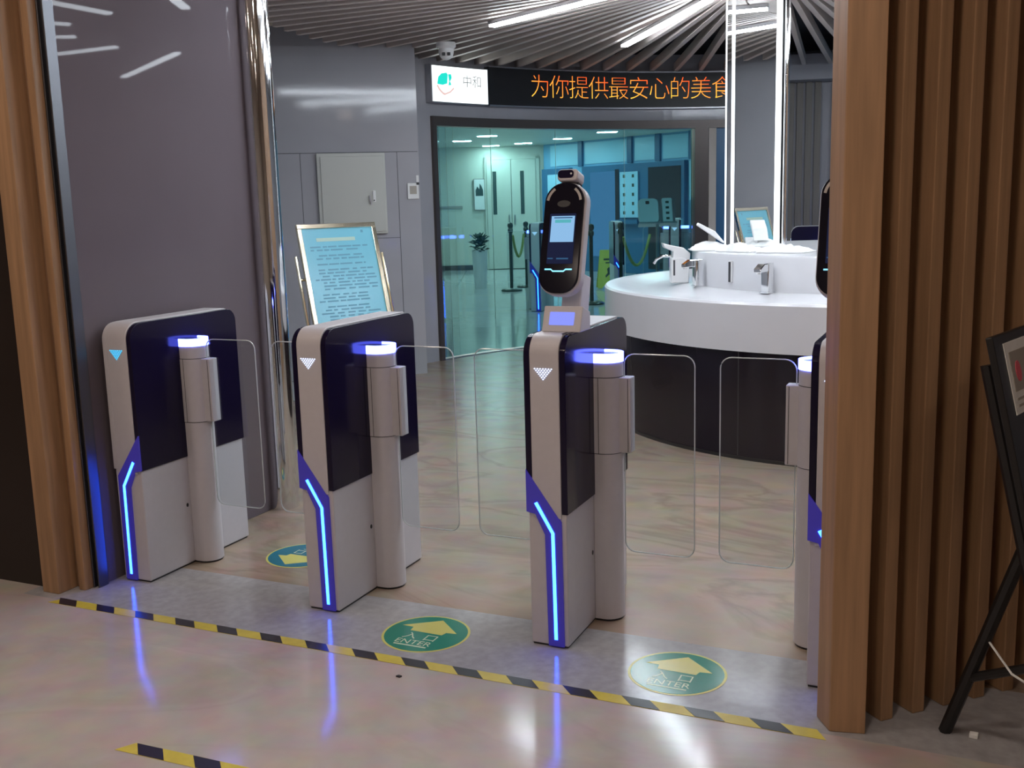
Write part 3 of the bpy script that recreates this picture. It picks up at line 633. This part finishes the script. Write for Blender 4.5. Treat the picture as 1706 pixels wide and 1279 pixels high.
# double door
d2 = shell('door_2', 'pair of cream doors with slit windows at the far end', far(.10, 22.6), FR)
for k, (x0, x1) in enumerate(((-.52, -.005), (.005, .52))):
    lf = fbox('leaf', 'cream', x0, -.06, .01, x1, -.005, 2.30, d2, .004)
    c = (x0+x1)/2-.0
    fbox('slit_window', 'slot', c-.05+(-.08 if k == 0 else -.02), -.066, 1.16, c+.03+(-.08 if k == 0 else -.02), -.058, 2.06, lf)
    fbox('handle', 'steel', -.07 if k == 0 else .05, -.10, .95, -.05 if k == 0 else .07, -.06, 1.15, lf)
fbox('door_frame', 'cream', -.56, -.04, 0, -.525, 0, 2.36, d2); fbox('door_frame', 'cream', .525, -.04, 0, .60, 0, 2.36, d2); fbox('door_frame', 'cream', -.56, -.04, 2.305, .60, 0, 2.36, d2)
# framed picture
pc = thing('framed_picture', 'framed picture of dark figures on the cream wall left of the far doors', 'picture', far(-.58, 22.6, 1.26), FR)
fbox('frame', 'greyp', -.12, -.03, 0, .12, -.002, .66, pc); fbox('print', 'paper', -.105, -.034, .015, .105, -.028, .645, pc)
o = obj('figures', B().prism([(-.08, .30), (-.08, .42), (-.04, .50), (0, .44), (.01, .56), (.05, .50), (.08, .42), (.08, .30)], -.037, -.033, 'y'), M['slot'], pc)
# blue wall running from (.80, 22.6) to (3.6, 18.75)
bl = hypot(2.8, 3.85); bang = atan2(-3.85, 2.8)
bw = shell('wall_far_blue', 'blue panelled wall with posters and screens behind the glass door', far(.80, 22.55), FR+bang)
fbox('backing', 'bluew', 0, 0, 0, bl, .12, 2.58, bw)
for x in (1.24, 2.70, 3.46, 4.32): fbox('pilaster', 'blued', x-.06, -.05, 2.08, x+.06, 0, 2.58, bw)
for x0, x1 in ((.25, 1.14), (1.36, 2.60), (2.82, 3.36), (3.58, 4.22)): fbox('lit_panel', 'bluep', x0, -.02, 2.12, x1, 0, 2.54, bw)
k = fbox('portal', 'blued', .05, -.10, 0, .95, 0, 2.07, bw); fbox('portal_window', 'bluep', .25, -.106, .4, .85, -.099, 1.95, k)
k = fbox('portal', 'blued', 1.36, -.10, .0, 4.20, 0, 2.07, bw)
fbox('screen', 'sweb', 1.62, -.108, .30, 2.36, -.099, 1.95, k); fbox('screen_edge', 'dscreen', 2.36, -.112, .1, 2.46, -.099, 1.98, k)
fbox('display', 'dscreen', 3.28, -.112, .1, 4.12, -.099, 1.98, k)
def wall_board(name, label, x0, x1, z0, z1, cells, mm='bluep'):
    t = thing(name, label, 'poster', (*far(.80+x0*cos(bang)+.112*sin(bang), 22.55+x0*sin(bang)-.112*cos(bang))[:2], z0), FR+bang)
    fbox('board', mm, 0, -.02, 0, x1-x0, -.002, z1-z0, t); W_, H_ = x1-x0, z1-z0
    cx, cz = cells
    for i in range(cx):
        for j in range(cz): fbox('picture', 'slot', W_*(i+.36)/cx, -.0225, H_*(j+.35)/cz, W_*(i+.6)/cx, -.019, H_*(j+.70)/cz, t)
    return t
t = wall_board('menu_poster', 'pale poster with two rows of small pictures beside the blue screen', 2.52, 3.02, 1.06, 1.92, (2, 5))
fbox('poster_shelf', 'blued', -.05, -.10, -.12, .56, -.002, -.04, t)
t = wall_board('grid_poster', 'narrow poster grid at the right end of the blue wall', 4.36, 4.72, 1.36, 2.05, (2, 3))
# downlights of the far hall
DL = [(-.82, 20.3), (-.32, 19.0), (1.79, 18.8), (1.09, 20.4), (.36, 21.6), (-.30, 22.2), (-1.4, 16.5), (.6, 15.5), (2.4, 15.5), (-.8, 12.6), (1.2, 12.4)]
LB = ['far ceiling light, leftmost of the lit ones', 'far ceiling light above the cream door leaf, second in the near row', 'far ceiling light nearest the blue wall, highest on the right', 'far ceiling light over the blue portal', 'far ceiling light over the right cream door leaf', 'far ceiling light closest to the end wall']
for k, (s, d) in enumerate(DL):
    t = thing('far_downlight', LB[k] if k < 6 else 'far ceiling light above the near part of the far hall, hidden by the door head', 'lamp', far(s, d, 2.58), FR, None if k < 6 else 'far ceiling lights hidden by the door head')
    obj('ring', B().box(-.20, -.13, -.008, .20, .13, -.0005), M['white'], t, bevel=.003); obj('lens', B().box(-.17, -.10, -.012, .17, .10, -.008), M['lampf'], t)
# stanchions and ropes
def stanchion():
    t = thing('stanchion', '', 'stanchion', (0, 0, 0), 0, 'green bronze rope posts behind the glass')
    obj('base', B().lathe([(.17, 0), (.17, .018), (.15, .035), (.03, .05)], seg=28), M['brownm'], t, smooth=True)
    obj('pole', B().lathe([(.026, .045), (.026, .98)], seg=16), M['brownm'], t, smooth=True)
    obj('collar', B().lathe([(.035, .93), (.042, .95), (.042, .98), (.03, 1.0)], seg=16), M['brownm'], t, smooth=True)
    obj('ball', B().lathe([(.012, .99), (.036, 1.01), (.046, 1.045), (.036, 1.08), (.004, 1.095)], seg=16), M['brownm'], t, smooth=True)
    return t
SP = [(.04, 16.9, 'green bronze rope post with its round base in view, left of the face scanner'), (.30, 17.6, 'green bronze rope post just left of the face scanner, behind the far gate'), (1.13, 14.35, 'green bronze rope post right of the face scanner, base in view'), (1.58, 14.8, 'green bronze rope post right of the yellow floor sign')]
s0 = stanchion()
for k, (s, d, lb) in enumerate(SP):
    if k == 0: s0.location = far(s, d, -.004); s0.rotation_euler = (0, 0, FR); s0['label'] = lb
    else: dup(s0, far(s, d, -.004), FR, lb)
def rope(p, q, label, sag):
    P = Vector(far(*p, .88)); Q = Vector(far(*q, .88)); pts = [P.lerp(Q, i/12)-Vector((0, 0, sag*4*(i/12)*(1-i/12))) for i in range(13)]
    tag(obj('barrier_rope', B().tube(pts, .022, 8), M['rope'], None, smooth=True), label, 'rope')
rope((.075, 16.93), (.265, 17.56), 'sagging yellow green rope between the two left rope posts', .35)
rope((1.62, 14.82), (2.10, 15.6), 'sagging yellow green rope right of the yellow floor sign', .42)
# planter
pl = thing('potted_plant', 'bushy dark plant in a tall white pot behind the glass', 'plant', far(-.48, 17.6, -.004), FR)
obj('pot', B().lathe([(.10, 0), (.13, .62), (.14, .64), (.12, .64), (.11, .58)], seg=24), M['plastic'], pl, smooth=True)
for i in range(110):
    a = rnd.random()*2*pi; r = .05+.20*rnd.random(); zz = .66+.24*rnd.random(); l = .07+.08*rnd.random()
    c = Vector((r*cos(a)*.4, r*sin(a)*.4, zz-.05)); d = Vector((cos(a)*r*2, sin(a)*r*2, (zz-.62)*1.2+.05)).normalized(); u = d.cross(Vector((0, 0, 1))).normalized()*.036
    m0 = c+d*l*.5; e0 = c+d*l+Vector((0, 0, -.03)); up_ = Vector((0, 0, .004))
    b = B().add([c, m0+u, e0, m0-u, m0+up_*2], [(0, 1, 4), (1, 2, 4), (2, 3, 4), (3, 0, 4), (0, 3, 2, 1)]); obj('leaf', b, M['leaf'], pl)
# far gates (copies of the second gate)
GRP = 'far gates behind the glass door'
dup(g2, far(.27, 13.55, -.004), FR+R(-12), 'far gate behind the glass, seen left of the face scanner', GRP).scale = (1.14, 1.14, 1.14)
dup(g2, far(2.12, 13.9, -.004), FR+R(-12), 'far gate behind the glass, seen above the left end of the wash stand', GRP).scale = (1.14, 1.14, 1.14)
turnstile(far(1.50, 15.0, -.004), 'far gate front behind the glass, just right of the yellow floor sign', (), rz=FR, group=GRP).scale = (1.1, 1.1, 1.1)
dup(g2, (1.36, 7.05, 0), R(-80), 'dark sided gate inside the hall, seen past the right end of the towels', 'gate at the far exit of the round hall').scale = (1.12, 1.12, 1.12)
# yellow floor sign
fs = thing('wet_floor_sign', 'yellow folding floor sign with a dark slipping figure', 'floor sign', far(1.60, 16.85, -.004), FR)
for s in (-1, 1):
    Tq = Matrix.Translation((0, 0, .62)) @ Matrix.Rotation(R(s*13), 4, 'X') @ Matrix.Translation((0, 0, -.64))
    pnl = obj('panel', B().prism([(-.19, .02), (-.11, .02), (-.09, .06), (.09, .06), (.11, .02), (.19, .02), (.135, .64), (-.135, .64)], -.006, .006, 'y', Tq), M['signy'], fs, bevel=.003)
    if s < 0:
        obj('slipping_figure', B().prism([(-.06, .22), (-.02, .27), (-.03, .33), (.0, .36), (.03, .34), (.02, .29), (.07, .25), (.09, .20), (.04, .23), (0, .24), (-.05, .19)], -.009, -.006, 'y', Tq), M['slot'], pnl)
        obj('warning_bar', B().box(-.08, -.009, .47, .08, -.006, .50, Tq).box(-.05, -.009, .42, .05, -.006, .44, Tq), M['slot'], pnl)
# device stand with two tilted tablets
ks = thing('device_stand', 'slim pole stand with two tilted white devices on a tray behind the glass', 'stand', far(1.575, 11.1, -.004), FR)
obj('pole', B().lathe([(.018, .02), (.018, 1.13)], seg=14), M['steel'], ks, smooth=True)
obj('foot', B().lathe([(.17, 0), (.17, .02)], seg=24), M['steel'], ks, smooth=True)
KT = Matrix.Translation((0, 0, 1.15)) @ Matrix.Rotation(R(-22), 4, 'X')
obj('tray', B().box(-.20, -.05, -.02, .20, .06, .0, KT), M['steel'], ks, bevel=.006)
obj('back_plate', B().box(-.13, .05, .0, .20, .06, .29, KT), M['steel'], ks, bevel=.006)
ta = obj('left_device', B().prism(rrect(-.195, .005, .02, .28, .055, 6), .0, .035, 'y', KT), M['plastic'], ks, bevel=.006, smooth=True)
obj('camera_patch', B().prism(rrect(-.115, .215, -.075, .25, .008), -.003, .001, 'y', KT), M['bplast'], ta)
tb_ = obj('right_device', B().prism(rrect(.06, .005, .165, .28, .012, 6), .0, .035, 'y', KT), M['plastic'], ks, bevel=.004, smooth=True)
for j in range(4): obj('key', B().box(.095, -.003, .04+j*.06, .13, .001, .065+j*.06, KT), M['slot'], tb_)
# small dark crumb on the lobby floor
o = obj('floor_crumb', B().prism([(-.008, -.004), (.006, -.006), (.009, .003), (-.004, .006)], 0, .004), M['bplast'], None); o.location = (1.44, -.36, 0)
tag(o, 'tiny dark crumb on the lobby floor in front of the tape', 'crumb')
